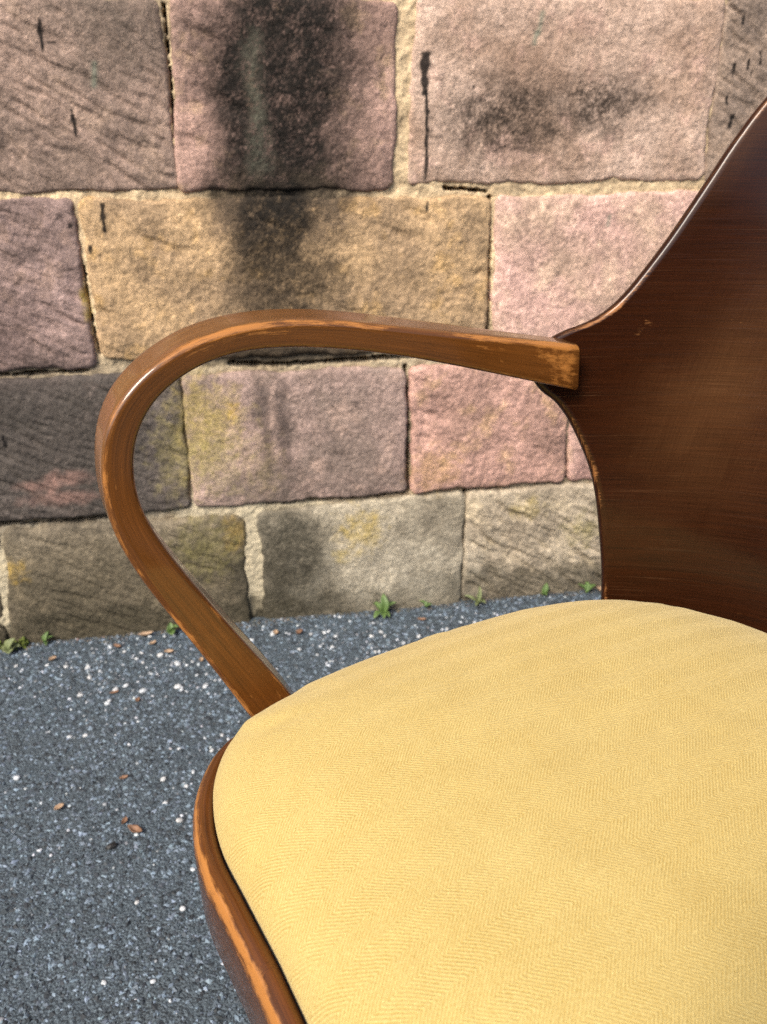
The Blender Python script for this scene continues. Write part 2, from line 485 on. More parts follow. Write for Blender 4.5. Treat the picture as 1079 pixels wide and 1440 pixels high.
def make_stone(quad, res, c1, c2, c3, relief, seed, proud=0.004, marked=True):
    TL, TR, BR, BL = [np.array(q, float) for q in quad]
    W = (np.linalg.norm(TR - TL) + np.linalg.norm(BR - BL)) / 2
    Hh = (np.linalg.norm(TL - BL) + np.linalg.norm(TR - BR)) / 2
    g = 0.0060
    W += 2 * g; Hh += 2 * g
    TL, TR, BR, BL = TL + (-g, g), TR + (g, g), BR + (g, -g), BL + (-g, -g)
    nu = max(6, int(W / res)); nv = max(6, int(Hh / res))
    a = np.linspace(0, W, nu); b = np.linspace(0, Hh, nv)
    Bv, Au = np.meshgrid(b, a, indexing='ij')
    du = np.minimum(Au, W - Au); dv = np.minimum(Bv, Hh - Bv)
    rc = min(0.015, Hh * 0.2)
    ca = np.clip((rc - du) / rc, 0, 1); cb = np.clip((rc - dv) / rc, 0, 1)
    ca2 = ca * np.sqrt(1 - cb ** 2 / 2); cb2 = cb * np.sqrt(1 - ca ** 2 / 2)
    dist = rc * (1 - np.hypot(ca2, cb2))
    inside = (du > rc) & (dv > rc)
    dist = np.where(inside, np.minimum(du, dv), dist)
    sgnu = np.where(Au < W / 2, 1, -1); sgnv = np.where(Bv < Hh / 2, 1, -1)
    Au2 = Au + sgnu * rc * (ca - ca2); Bv2 = Bv + sgnv * rc * (cb - cb2)
    u = (Au2 / W)[..., None]; v = (Bv2 / Hh)[..., None]
    P = (BL * (1 - u) + BR * u) * (1 - v) + (TL * (1 - u) + TR * u) * v
    s, z = P[..., 0].ravel(), P[..., 1].ravel()
    dist = dist.ravel()
    ws = 0.005 * perlin(s * 13, z * 13, seed + 20) + 0.0025 * perlin(s * 50, z * 50, seed + 21)
    wz = 0.005 * perlin(s * 13, z * 13, seed + 24) + 0.0025 * perlin(s * 50, z * 50, seed + 25)
    edge = 1 - sstep(0.0, 0.05, dist)
    s2 = s + ws * edge; z2 = z + wz * edge
    er = 0.0075 + 0.004 * perlin(s * 18, z * 18, seed + 30)
    e = np.clip(dist / er, 0, 1)
    drop = er * (1 - np.sqrt(np.clip(1 - (1 - e) ** 2, 0, 1)))
    bulge = 0.004 * np.clip(dist / 0.03, 0, 1) ** 0.7
    rel = relief_of(relief, s, z, seed) * (0.35 + 0.65 * np.clip(dist / 0.02, 0, 1))
    d = proud - 0.004 + bulge + rel - drop
    V = np.stack([s2, -d, z2], 1)
    F = grid_faces(nv, nu)
    # skirt into the wall
    ring = np.concatenate([np.arange(nu), np.arange(1, nv) * nu + nu - 1, (nv - 1) * nu + np.arange(nu - 2, -1, -1), np.arange(nv - 2, 0, -1) * nu])
    n0 = len(V); m = len(ring)
    S = V[ring].copy(); S[:, 1] = 0.045
    V = np.vstack([V, S])
    j = np.arange(m); j2 = (j + 1) % m
    F2 = np.stack([ring[j2], ring[j], n0 + j, n0 + j2], 1)
    # colour
    sa = np.concatenate([s2, S[:, 0]]); za = np.concatenate([z2, S[:, 2]])
    t1 = sstep(-0.35, 0.35, fbm(sa * 7, za * 7, seed + 40, 5, 0.6))
    t2 = sstep(0.05, 0.45, fbm(sa * 16, za * 16, seed + 50, 5, 0.65))
    col = lin(*c1) * (1 - t1[:, None]) + lin(*c2) * 0.84 * t1[:, None]
    col = col * (1 - 0.7 * t2[:, None]) + lin(*c3) * 0.7 * t2[:, None]
    col = col * (1 + 0.42 * fbm(sa * 75, za * 75, seed + 60, 3, 0.85) + 0.42 * fbm(sa * 22, za * 22, seed + 63, 4, 0.7) - 0.16 * sstep(0.2, 0.55, perlin(sa * 95, za * 95, seed + 66)))[:, None]
    if marked: col = marks(sa, za, col, seed)
    me = mesh_np("stone", V, [F, F2])
    set_col(me, "Col", np.clip(col * np.array([1.06, 1.035, 1.0]), 0.004, 0.9))
    return obj("stone", me, M_STONE, wall)

FINE = 0.0021
STONES = [
    # quad TL TR BR BL,  colours (main, second, patch),  relief, proud
    ([(-0.62, 1.020), (-0.164, 1.022), (-0.160, 0.780), (-0.62, 0.778)], (160, 138, 126), (134, 117, 107), (168, 146, 130), 'tool', 0.004),
    ([(-0.143, 1.023), (0.177, 1.027), (0.170, 0.776), (-0.153, 0.777)], (172, 143, 132), (154, 128, 118), (176, 150, 122), 'rough', 0.006),
    ([(0.212, 1.036), (0.700, 1.040), (0.706, 0.783), (0.204, 0.783)], (198, 174, 158), (176, 150, 132), (206, 174, 160), 'smooth', 0.004),
    ([(0.708, 1.042), (1.02, 1.042), (1.02, 0.780), (0.716, 0.783)], (150, 132, 118), (128, 114, 104), (158, 138, 122), 'tool', 0.005),
    ([(-0.70, 0.763), (-0.320, 0.760), (-0.320, 0.511), (-0.70, 0.510)], (152, 131, 126), (126, 109, 104), (160, 136, 124), 'tool2', 0.006),
    ([(-0.302, 0.757), (0.334, 0.753), (0.340, 0.512), (-0.300, 0.520)], (188, 160, 124), (166, 142, 114), (196, 162, 112), 'rough', 0.006),
    ([(0.352, 0.756), (0.760, 0.754), (0.770, 0.492), (0.358, 0.497)], (208, 173, 162), (196, 168, 150), (214, 186, 164), 'smooth', 0.004),
    ([(0.775, 0.756), (1.10, 0.754), (1.10, 0.492), (0.780, 0.497)], (170, 146, 132), (150, 130, 116), (186, 156, 140), 'rough', 0.004),
    ([(-0.60, 0.487), (-0.187, 0.487), (-0.192, 0.250), (-0.60, 0.247)], (104, 96, 92), (92, 86, 82), (120, 108, 102), 'tool2', 0.006),
    ([(-0.176, 0.480), (0.194, 0.476), (0.200, 0.248), (-0.180, 0.250)], (166, 144, 136), (142, 126, 118), (178, 154, 142), 'smooth', 0.007),
    ([(0.213, 0.478), (0.502, 0.475), (0.509, 0.248), (0.218, 0.246)], (194, 157, 145), (172, 140, 128), (188, 156, 124), 'rough', 0.007),
    ([(0.516, 0.475), (0.86, 0.470), (0.86, 0.244), (0.522, 0.247)], (190, 158, 148), (176, 142, 134), (190, 160, 140), 'rough', 0.003),
    ([(-0.503, 0.224), (-0.101, 0.216), (-0.103, -0.03), (-0.530, -0.03)], (134, 124, 106), (112, 104, 88), (146, 134, 112), 'tool', 0.006),
    ([(-0.95, 0.224), (-0.522, 0.224), (-0.548, -0.03), (-0.95, -0.03)], (120, 110, 94), (104, 96, 84), (140, 128, 110), 'tool', 0.004),
    ([(-0.066, 0.222), (0.312, 0.230), (0.314, -0.03), (-0.070, -0.03)], (168, 160, 142), (146, 138, 122), (182, 172, 152), 'smooth', 0.005),
    ([(0.325, 0.232), (0.720, 0.228), (0.720, -0.03), (0.324, -0.03)], (178, 166, 146), (158, 146, 128), (190, 176, 150), 'tool2', 0.008),
]
for i, (q, c1, c2, c3, rel, pr) in enumerate(STONES):
    make_stone(q, FINE, c1, c2, c3, rel, 100 + i * 7, pr)

# the wall goes on past the frame: same courses, coarser blocks
PAL = [((150, 126, 118), (128, 108, 102), (160, 136, 122)), ((184, 156, 140), (166, 140, 126), (190, 158, 130)), ((190, 152, 144), (172, 138, 130), (196, 164, 140)),
       ((126, 114, 102), (108, 98, 90), (140, 124, 110)), ((176, 154, 124), (158, 138, 112), (188, 160, 120))]
rs = random.Random(4)
COURSES = [(-0.03, 0.224, [(-2.8, -0.965), (0.735, 3.0)]), (0.248, 0.482, [(-2.8, -0.615), (0.875, 3.0)]), (0.505, 0.757, [(-2.8, -0.715), (1.115, 3.0)]), (0.780, 1.030, [(-2.8, -0.635), (1.035, 3.0)]),
           (1.052, 1.300, [(-2.8, 3.0)]), (1.320, 1.570, [(-2.8, 3.0)]), (1.590, 1.830, [(-2.8, 3.0)]), (1.850, 2.060, [(-2.8, 3.0)])]
kk = 0
for z0, z1, spans in COURSES:
    for (sa_, sb_) in spans:
        n = max(1, round((sb_ - sa_) / 0.42))
        cuts = [sa_ + (sb_ - sa_) * (j + (rs.uniform(-0.25, 0.25) if 0 < j < n else 0)) / n for j in range(n + 1)]
        for j in range(n):
            x0, x1 = cuts[j] + (0.007 if j else 0), cuts[j + 1] - (0.007 if j < n - 1 else 0)
            c = rs.choice(PAL); kk += 1
            near = z0 < 1.1 and x1 > -1.3 and x0 < 1.6
            make_stone([(x0, z1), (x1, z1), (x1, z0), (x0, z0)], 0.005 if near else 0.012, *c, rs.choice(['tool', 'rough', 'smooth', 'tool2']), 300 + kk * 5, rs.uniform(0.002, 0.007), marked=False)

# mortar
CRACKS = [([(0.336, 0.757), (0.339, 0.700), (0.343, 0.640), (0.345, 0.560), (0.350, 0.50)], 0.0040),
          ([(0.200, 0.480), (0.201, 0.440), (0.206, 0.372), (0.207, 0.300), (0.209, 0.245)], 0.0040),
          ([(0.319, 0.235), (0.318, 0.18), (0.3185, 0.10), (0.320, 0.06)], 0.0042), ([(0.24, 0.500), (0.19, 0.498), (0.08, 0.496), (-0.02, 0.494), (-0.10, 0.500)], 0.0048),
          ([(-0.154, 1.02), (-0.155, 0.93), (-0.156, 0.85)], 0.0022), ([(-0.322, 0.735), (-0.314, 0.66), (-0.313, 0.60), (-0.308, 0.53)], 0.0030),
          ([(-0.60, 0.238), (-0.49, 0.2355), (-0.38, 0.232), (-0.30, 0.235)], 0.0050), ([(-0.60, 0.499), (-0.44, 0.498), (-0.33, 0.500)], 0.0035),
          ([(0.26, 0.772), (0.33, 0.766)], 0.0030), ([(0.512, 0.29), (0.514, 0.262), (0.530, 0.247)], 0.0085), ([(-0.06, 0.240), (0.10, 0.2385), (0.20, 0.240)], 0.0025)]
def poly_dist(s, z, pts):
    best = np.full(s.shape, 9.0)
    for (x0, y0), (x1, y1) in zip(pts[:-1], pts[1:]):
        dx, dy = x1 - x0, y1 - y0
        t = np.clip(((s - x0) * dx + (z - y0) * dy) / (dx * dx + dy * dy), 0, 1)
        best = np.minimum(best, np.hypot(s - x0 - t * dx, z - y0 - t * dy))
    return best
S0, S1, Z0, Z1 = -0.80, 1.06, -0.04, 1.08
ns, nz_ = int((S1 - S0) / 0.0024), int((Z1 - Z0) / 0.0024)
zz, ss = np.meshgrid(np.linspace(Z0, Z1, nz_), np.linspace(S0, S1, ns), indexing='ij')
s, z = ss.ravel(), zz.ravel()
keep = np.ones(len(s), bool)
for q, *_ in STONES:
    q = np.array(q); m = 0.02
    keep &= ~((s > max(q[0, 0], q[3, 0]) + m) & (s < min(q[1, 0], q[2, 0]) - m) & (z < min(q[0, 1], q[1, 1]) - m) & (z > max(q[2, 1], q[3, 1]) + m))
F = grid_faces(nz_, ns)
F = F[keep[F].all(1)]
used = np.unique(F); remap = np.full(len(s), -1); remap[used] = np.arange(len(used))
F1 = remap[F]; s, z = s[used], z[used]
up = sstep(0.42, 0.60, z)
d = -0.0085 + 0.0050 * up + 0.0045 * fbm(s * 22, z * 22, 91, 4, 0.6) + 0.0030 * fbm(s * 90, z * 90, 92, 3, 0.6)
for pts, w in CRACKS:
    dd = poly_dist(s, z, pts) + 0.006 * fbm(s * 38, z * 38, 93, 4, 0.7)
    d -= 0.030 * (1 - sstep(w * 0.5, w, dd))
mcol = lin(228, 204, 166)[None] * up[:, None] + lin(168, 158, 138)[None] * (1 - up[:, None])
t = sstep(-0.2, 0.4, fbm(s * 12, z * 12, 94, 5, 0.6))[:, None]
mcol = mcol * (1 - 0.55 * t) + lin(176, 154, 124) * 0.55 * t
t = sstep(0.02, 0.40, fbm(s * 26, z * 26, 99, 5, 0.65))[:, None]
mcol = mcol * (1 - 0.5 * t) + lin(128, 112, 92) * 0.5 * t
pale = np.maximum.reduce([streak(s, z, -0.112, -0.058, 0.035, 0.25, 95, 0.01, 0.01), streak(s, z, -0.56, -0.505, 0.02, 0.20, 96, 0.01, 0.01), 0.8 * streak(s, z, -0.21, 0.06, 0.222, 0.252, 97, 0.02, 0.03)])[:, None]
d += 0.007 * pale[:, 0]
mcol = mcol * (1 - pale) + lin(218, 206, 178) * pale
mcol = marks(s, z, mcol * (1 + 0.35 * fbm(s * 70, z * 70, 97, 4, 0.7))[:, None], 0)
mcol = mcol * (1 - 0.75 * pale) + lin(208, 196, 168) * 0.75 * pale
V1 = np.stack([s, -d, z], 1); C1 = mcol
# coarse mortar elsewhere
xs = np.concatenate([np.linspace(-2.8, S0, 80), np.linspace(S1, 3.0, 80)])
V2, F2, C2 = [], [], []
off = len(V1)
for (xa, xb, za_, zb_) in ((-2.8, S0, -0.04, 2.05), (S1, 3.0, -0.04, 2.05), (S0, S1, Z1, 2.05)):
    a_, b_ = int((xb - xa) / 0.012), int((zb_ - za_) / 0.012)
    Zg, Sg = np.meshgrid(np.linspace(za_, zb_, b_), np.linspace(xa, xb, a_), indexing='ij')
    Sg, Zg = Sg.ravel(), Zg.ravel()
    dg = -0.003 + 0.005 * fbm(Sg * 22, Zg * 22, 91, 4, 0.6)
    V2.append(np.stack([Sg, -dg, Zg], 1)); F2.append(grid_faces(b_, a_) + off); off += len(Sg)
    C2.append(lin(190, 170, 138)[None] * (1 + 0.4 * fbm(Sg * 30, Zg * 30, 98, 4))[:, None])
me = mesh_np("mortar", np.vstack([V1] + V2), [F1] + F2)
set_col(me, "Col", np.clip(np.vstack([C1] + C2) * np.array([0.88, 0.875, 0.86]), 0.004, 0.9))
obj("mortar", me, M_MORTAR, wall)

# solid core behind the facing stones
def box_mesh(name, x0, x1, y0, y1, z0, z1):
    V = np.array([(x, y, z) for z in (z0, z1) for y in (y0, y1) for x in (x0, x1)], float)
    Fb = np.array([(0, 2, 3, 1), (4, 5, 7, 6), (0, 1, 5, 4), (2, 6, 7, 3), (0, 4, 6, 2), (1, 3, 7, 5)])
    return mesh_np(name, V, Fb, False)
me = box_mesh("core", -2.8, 3.0, 0.04, 0.42, -0.05, 2.055)
set_col(me, "Col", np.tile(lin(150, 134, 112), (8, 1)))
obj("core", me, M_MORTAR, wall)

# ------------------------------------------------------------------ asphalt
GX0, GX1, GY0, GY1 = -1.15, 0.95, 0.25, 1.66
gs = 0.0045
nx, ny = int((GX1 - GX0) / gs), int((GY1 - GY0) / gs)
Yg, Xg = np.meshgrid(np.linspace(GY0, GY1, ny), np.linspace(GX0, GX1, nx), indexing='ij')
def ground_h(x, y):
    return 0.004 * fbm(x * 3, y * 3, 201, 3) + 0.0016 * fbm(x * 60, y * 60, 202, 3, 0.6)
edge = np.minimum.reduce([Xg - GX0, GX1 - Xg, Yg - GY0, GY1 - Yg])
hg = ground_h(Xg, Yg) * sstep(0, 0.08, edge)
V1 = np.stack([Xg.ravel(), Yg.ravel(), hg.ravel()], 1)
F1 = grid_faces(ny, nx)
n0 = len(V1)
BIG = 60.0
outer = [(-BIG, -BIG), (BIG, -BIG), (BIG, BIG), (-BIG, BIG)]
inner = [(GX0, GY0), (GX1, GY0), (GX1, GY1), (GX0, GY1)]
V2 = np.array([(x, y, 0) for x, y in outer + inner])
F2 = np.array([(n0 + j, n0 + (j + 1) % 4, n0 + 4 + (j + 1) % 4, n0 + 4 + j) for j in range(4)])
me = mesh_np("asphalt", np.vstack([V1, V2]), [F1, F2])
ground = obj("asphalt_ground", me, M_ASPH)
tag(ground, kind="structure")

# aggregate: grey chips set in the asphalt
def ico():
    t = (1 + 5 ** 0.5) / 2
    v = np.array([(-1, t, 0), (1, t, 0), (-1, -t, 0), (1, -t, 0), (0, -1, t), (0, 1, t), (0, -1, -t), (0, 1, -t), (t, 0, -1), (t, 0, 1), (-t, 0, -1), (-t, 0, 1)], float)
    v /= np.linalg.norm(v[0])
    f = np.array([(0, 11, 5), (0, 5, 1), (0, 1, 7), (0, 7, 10), (0, 10, 11), (1, 5, 9), (5, 11, 4), (11, 10, 2), (10, 7, 6), (7, 1, 8), (3, 9, 4), (3, 4, 2), (3, 2, 6), (3, 6, 8), (3, 8, 9), (4, 9, 5), (2, 4, 11), (6, 2, 10), (8, 6, 7), (9, 8, 1)])
    return v, f
IV, IF = ico()
def wall_y(x): return WALL_O[1] + (x - WALL_O[0]) * math.tan(WALL_ROT)

OV = np.array([(1, 0, 0), (-1, 0, 0), (0, 1, 0), (0, -1, 0), (0, 0, 1), (0, 0, -1)], float)
OF = np.array([(0, 2, 4), (2, 1, 4), (1, 3, 4), (3, 0, 4), (2, 0, 5), (1, 2, 5), (3, 1, 5), (0, 3, 5)])
def scatter(n, rmin, rmax, power, colfn, sink, seed, dens=None, IV=IV, IF=IF):
    nv_ = len(IV)
    r = np.random.default_rng(seed)
    x = r.uniform(GX0 + 0.02, GX1 - 0.02, n); y = r.uniform(GY0 + 0.02, GY1 - 0.1, n)
    ok = y < wall_y(x) - 0.004
    if dens is not None: ok &= r.random(n) < dens(x, y)
    x, y = x[ok], y[ok]; n = len(x)
    rad = rmin + (rmax - rmin) * r.random(n) ** power
    sc = np.stack([rad * r.uniform(0.8, 1.35, n), rad * r.uniform(0.75, 1.1, n), rad * r.uniform(0.5, 0.8, n)], 1)
    V = IV[None] * (1 + 0.18 * r.standard_normal((n, nv_, 1)))
    if nv_ == 6: V = V + 0.25 * r.standard_normal((n, nv_, 3))
    V = V * sc[:, None, :]
    a = r.uniform(0, 2 * np.pi, n); ca, sa = np.cos(a)[:, None], np.sin(a)[:, None]
    X = V[..., 0] * ca - V[..., 1] * sa + x[:, None]
    Y = V[..., 0] * sa + V[..., 1] * ca + y[:, None]
    Z = V[..., 2] + (ground_h(x, y) - sink * sc[:, 2] + 0.0004)[:, None]
    P = np.stack([X, Y, Z], -1).reshape(-1, 3)
    Fc = (IF[None] + (np.arange(n) * nv_)[:, None, None]).reshape(-1, 3)
    return P, Fc, np.repeat(colfn(n, r), nv_, axis=0)
def grey(n, r):
    v = (0.020 + 0.25 * r.random(n) ** 2.0)[:, None]
    return v * np.array([0.76, 1.0, 1.26])[None] * (1 + 0.02 * r.standard_normal((n, 3)))
def pale_c(n, r):
    v = (0.16 + 0.46 * r.random(n) ** 1.3)[:, None]
    return v * np.array([0.93, 1.0, 1.08])[None] * (1 + 0.02 * r.standard_normal((n, 3)))
def band(x, y):   # more washed-out pebbles near the wall than near the chair
    t = sstep(0.55, 1.25, y)
    return np.clip((0.15 + 0.85 * t) * (0.55 + 1.6 * fbm(x * 4, y * 4, 207, 3)), 0.05, 1)
P, Fc, Cc = scatter(102000, 0.0012, 0.0042, 1.4, grey, 0.30, 21, None, OV, OF)
me = mesh_np("aggregate_chips", P, Fc, False); set_col(me, "Col", np.clip(Cc, 0.01, 0.9))
o = obj("aggregate_chips", me, M_CHIP)
tag(o, "small dark grey stone chips set in the asphalt surface", "gravel", kind="stuff")
P, Fc, Cc = scatter(10500, 0.0013, 0.0036, 1.8, pale_c, 0.2, 22, band)
me = mesh_np("pale_grit", P, Fc, True); set_col(me, "Col", np.clip(Cc, 0.01, 0.9))
o = obj("pale_grit", me, M_CHIP)
tag(o, "fine whitish grit scattered over the asphalt", "grit", kind="stuff")

# soil and grit washed up against the wall foot
def soil_c(n, r):
    v = (0.035 + 0.13 * r.random(n) ** 2)[:, None]
    return v * np.array([1.15, 1.0, 0.78])[None] * (1 + 0.06 * r.standard_normal((n, 3)))
def near_wall(x, y):
    q = wall_y(x) - y
    w = 0.030 + 0.022 * fbm(x * 6, x * 0, 209, 4)
    return (1 - sstep(w * 0.25, w, q)) * 0.9
P, Fc, Cc = scatter(150000, 0.0010, 0.0030, 2.0, soil_c, 0.0, 23, near_wall)
me = mesh_np("soil_grit", P, Fc, False); set_col(me, "Col", np.clip(Cc, 0.01, 0.9))
o = obj("soil_grit", me, M_CHIP)
tag(o, "brown soil and grit washed up along the wall foot", "soil", kind="stuff")

# the larger white pebbles one by one, pieces of the ground
peb_meshes = []
for k_ in range(6):
    r = np.random.default_rng(60 + k_)
    # one subdivision of the icosahedron
    v = [tuple(p) for p in IV]; cache = {}
    def midp(a, b):
        key = (min(a, b), max(a, b))
        if key not in cache:
            m = (np.array(v[a]) + np.array(v[b])); m /= np.linalg.norm(m); cache[key] = len(v); v.append(tuple(m))
        return cache[key]
    f2 = []
    for a, b, c in IF:
        ab, bc, ca_ = midp(a, b), midp(b, c), midp(c, a)
        f2 += [(a, ab, ca_), (b, bc, ab), (c, ca_, bc), (ab, bc, ca_)]
    vv = np.array(v)
    vv = vv * (1 + 0.10 * np.sin(vv @ r.normal(0, 2.2, (3, 1)) + r.uniform(0, 6)) + 0.05 * r.standard_normal((len(vv), 1)))
    vv *= np.array([r.uniform(1.0, 1.35), r.uniform(0.8, 1.0), r.uniform(0.55, 0.75)])
    me = mesh_np("pebble", vv, np.array(f2), True); me.materials.append(M_PEB)
    peb_meshes.append(me)
rp = random.Random(15)
cnt = 0
while cnt < 280:
    x, y = rp.uniform(-0.78, 0.5), rp.uniform(0.40, 1.46)
    if y > wall_y(x) - 0.012: continue
    if rp.random() > float(band(np.array([x]), np.array([y]))[0]) : continue
    # only ground the chair leaves open to view
    o = bpy.data.objects.new("pebble", peb_meshes[cnt % 6]); COL.objects.link(o)
    rad = 0.0031 + 0.0030 * rp.random() ** 2.2
    o.scale = (rad,) * 3
    o.location = (x, y, float(ground_h(np.array(x), np.array(y))) + 0.25 * rad)
    o.rotation_euler = (rp.uniform(-0.3, 0.3), rp.uniform(-0.3, 0.3), rp.uniform(0, 6.28))
    o.parent = ground
    cnt += 1

# ------------------------------------------------------------------ chair
CH_A = math.radians(29)
Bx = np.array([math.sin(CH_A), -math.cos(CH_A)]); Ay = np.array([math.cos(CH_A), math.sin(CH_A)])
ch = -0.315 * Bx + 0.34 * Ay
# local x = across (towards the camera), local y = towards the backrest
chair = obj("armchair", None, loc=(ch[0], ch[1], 0), rot=(0, 0, CH_A - math.pi / 2))
tag(chair, "dark brown bentwood armchair with worn looped arm and yellow herringbone seat", "chair")

# seat plan (half, x >= 0), front to rear
HALF = [(0, -0.2300), (0.05, -0.2310), (0.09, -0.2315), (0.123, -0.226), (0.156, -0.213), (0.186, -0.188), (0.202, -0.150), (0.210, -0.10), (0.214, -0.03), (0.212, 0.04), (0.204, 0.10),
        (0.186, 0.155), (0.153, 0.200), (0.103, 0.236), (0.05, 0.256), (0, 0.260)]
full = HALF + [(-x, y) for x, y in HALF[-2:0:-1]]
def closed_resample(pts, n):
    p = np.array(pts + pts[:3], float)
    q = catmull(np.vstack([pts[-1], p]), 4000)
    # keep exactly one loop
    q = catmull(np.vstack([pts, pts[0]]), 4000)[:-1]
    L = np.concatenate([[0], np.cumsum(np.linalg.norm(np.diff(np.vstack([q, q[0]]), axis=0), axis=1))])
    t = np.linspace(0, L[-1], n, endpoint=False)
    qq = np.vstack([q, q[0]])
    return np.stack([np.interp(t, L, qq[:, 0]), np.interp(t, L, qq[:, 1])], 1)
PLAN = closed_resample(full, 240)
def offset_loop(P, d):
    T = np.roll(P, -1, 0) - np.roll(P, 1, 0)
    T /= np.linalg.norm(T, axis=1)[:, None]
    N = np.stack([T[:, 1], -T[:, 0]], 1)
    return P + N * (np.asarray(d).reshape(-1, 1) if np.ndim(d) else d)

# cushion
nr = 90
cen = np.array([0.0, 0.0])
rr = np.linspace(0, 1, nr) ** 0.75
prof_r = []; V = []
for r_ in rr[1:]:
    loop = cen + (PLAN - cen) * r_
    zc = 0.447 + 0.060 * (1 - r_ ** 2.6) ** 0.5
    if zc < 0.454: break
    V.append(np.column_stack([loop, zc + 0.010 * np.clip((loop[:, 1] + 0.2) / 0.4, 0, 1) * min(1, (1 - r_) * 8)]))
# rolled lower edge tucking under
for dz, ins in ((-0.004, 0.0006), (0.0005, 0.0018), (0.0045, 0.0016), (0.008, 0.0), (0.014, -0.009)):
    loop = offset_loop(PLAN, ins)
    V.append(np.column_stack([loop, np.full(240, 0.447 - dz)]))
V = np.vstack(V)
n_ring = len(V) // 240
# slight pull lines and hollows in the padding
V[:, 2] += 0.0010 * fbm(V[:, 0] * 14, V[:, 1] * 14, 301, 3) * np.clip((V[:, 2] - 0.445) / 0.02, 0, 1)
rad_e = np.clip((V[:, 2] - 0.447) / 0.060, 0, 1)
th = np.arctan2(V[:, 1], V[:, 0])
pk = np.sin(th * 46 + 5 * perlin(V[:, 0] * 16, V[:, 1] * 16, 303)) * sstep(0.0, 0.35, perlin(V[:, 0] * 9, V[:, 1] * 9, 305))
V[:, 2] += 0.0018 * pk * sstep(0.05, 0.3, rad_e) * (1 - sstep(0.35, 0.85, rad_e))
V = np.vstack([V, [[0, 0, 0.512]]])
Fq = grid_faces(n_ring, 240, wrap_c=True)
c = len(V) - 1
Ft = np.array([(c, j, (j + 1) % 240) for j in range(240)])
me = mesh_np("seat_cushion", V, [Fq[:, ::-1].copy(), Ft])
obj("seat_cushion", me, M_FAB, chair)

# dark lining strip between cushion and frame
def ring_mesh(name, sections):
    V = np.vstack(sections); k_ = len(sections)
    return mesh_np(name, V, grid_faces(k_, len(sections[0]), wrap_c=True, wrap_r=True, flip=False))
so = [np.column_stack([offset_loop(PLAN, dd), np.full(240, zv)]) for dd, zv in ((-0.012, 0.428), (0.0005, 0.428), (0.0010, 0.4372), (-0.012, 0.4380))]
obj("seat_lining", ring_mesh("seat_lining", so), M_LINING, chair)

# seat frame
yy = PLAN[:, 1]
kside = 1 - 0.30 * sstep(-0.20, -0.12, yy)          # a little slimmer along the sides
SEC = [(-0.030, 0.4300), (0.0010, 0.4330), (0.0020, 0.4385), (0.0040, 0.4400), (0.0080, 0.4400), (0.0115, 0.4388), (0.0140, 0.4364), (0.0158, 0.4335), (0.0170, 0.4295), (0.0174, 0.4240), (0.0170, 0.408), (0.0160, 0.380), (0.0140, 0.3700), (0.0100, 0.3655), (-0.030, 0.3655)]
so = [np.column_stack([offset_loop(PLAN, dd * kside if dd > 0 else dd), np.full(240, zv)]) for dd, zv in SEC]
me = ring_mesh("seat_frame", so)
arc = np.tile(np.arange(240) * 0.0057, len(SEC)); acr = np.repeat(np.array([0, .01, .02, .022, .026, .030, .033, .037, .041, .047, .063, .079, .086, .09, .13]), 240)
set_vec(me, "grain", np.column_stack([arc, acr, np.full(len(arc), 3.3)]))
wear_glint = np.repeat(np.array([0, .1, .35, .2, 0.0, .30, .80, .82, .45, .1, 0, 0, .2, 0, 0]), 240)  # worn outer ridge, strengthened to paint in its sky highlight
wear_glint = wear_glint * (0.9 + 0.6 * perlin(arc * 9, acr * 10, 311))
set_flt(me, "wear", wear_glint); set_flt(me, "tone", np.full(len(arc), 0.10))
obj("seat_frame", me, M_ARM, chair)

# --- arm: sections (x of inner face, outer edge y z, inner edge y z)
ARM = [(-0.213, 0.1363, 0.7026, 0.1388, 0.6637), (-0.220, 0.0596, 0.7168, 0.0617, 0.6858), (-0.230, -0.0065, 0.727, -0.0003, 0.704), (-0.238, -0.0568, 0.7376, -0.0512, 0.7155),
       (-0.245, -0.1012, 0.7429, -0.0966, 0.722), (-0.248, -0.1295, 0.7423, -0.1243, 0.7232), (-0.25, -0.1558, 0.7390, -0.1458, 0.7222), (-0.252, -0.1805, 0.7317, -0.1672, 0.7173),
       (-0.252, -0.2009, 0.7218, -0.1856, 0.7092), (-0.252, -0.2186, 0.7095, -0.2011, 0.699), (-0.252, -0.2329, 0.6938, -0.2123, 0.686), (-0.251, -0.2415, 0.6770, -0.2205, 0.6711),
       (-0.25, -0.2458, 0.6590, -0.2246, 0.6547), (-0.248, -0.2480, 0.6405, -0.2256, 0.6370), (-0.245, -0.2477, 0.6195, -0.2236, 0.6190), (-0.242, -0.2433, 0.5984, -0.2172, 0.6012),
       (-0.239, -0.2344, 0.5735, -0.2072, 0.5792), (-0.235, -0.2200, 0.5440, -0.1922, 0.5527), (-0.231, -0.2045, 0.5150, -0.1765, 0.5257), (-0.228, -0.1910, 0.4880, -0.1625, 0.4995),
       (-0.224, -0.1725, 0.4495, -0.1385, 0.4630), (-0.222, -0.1590, 0.4210, -0.1245, 0.4350), (-0.220, -0.1470, 0.3960, -0.1120, 0.4100)]
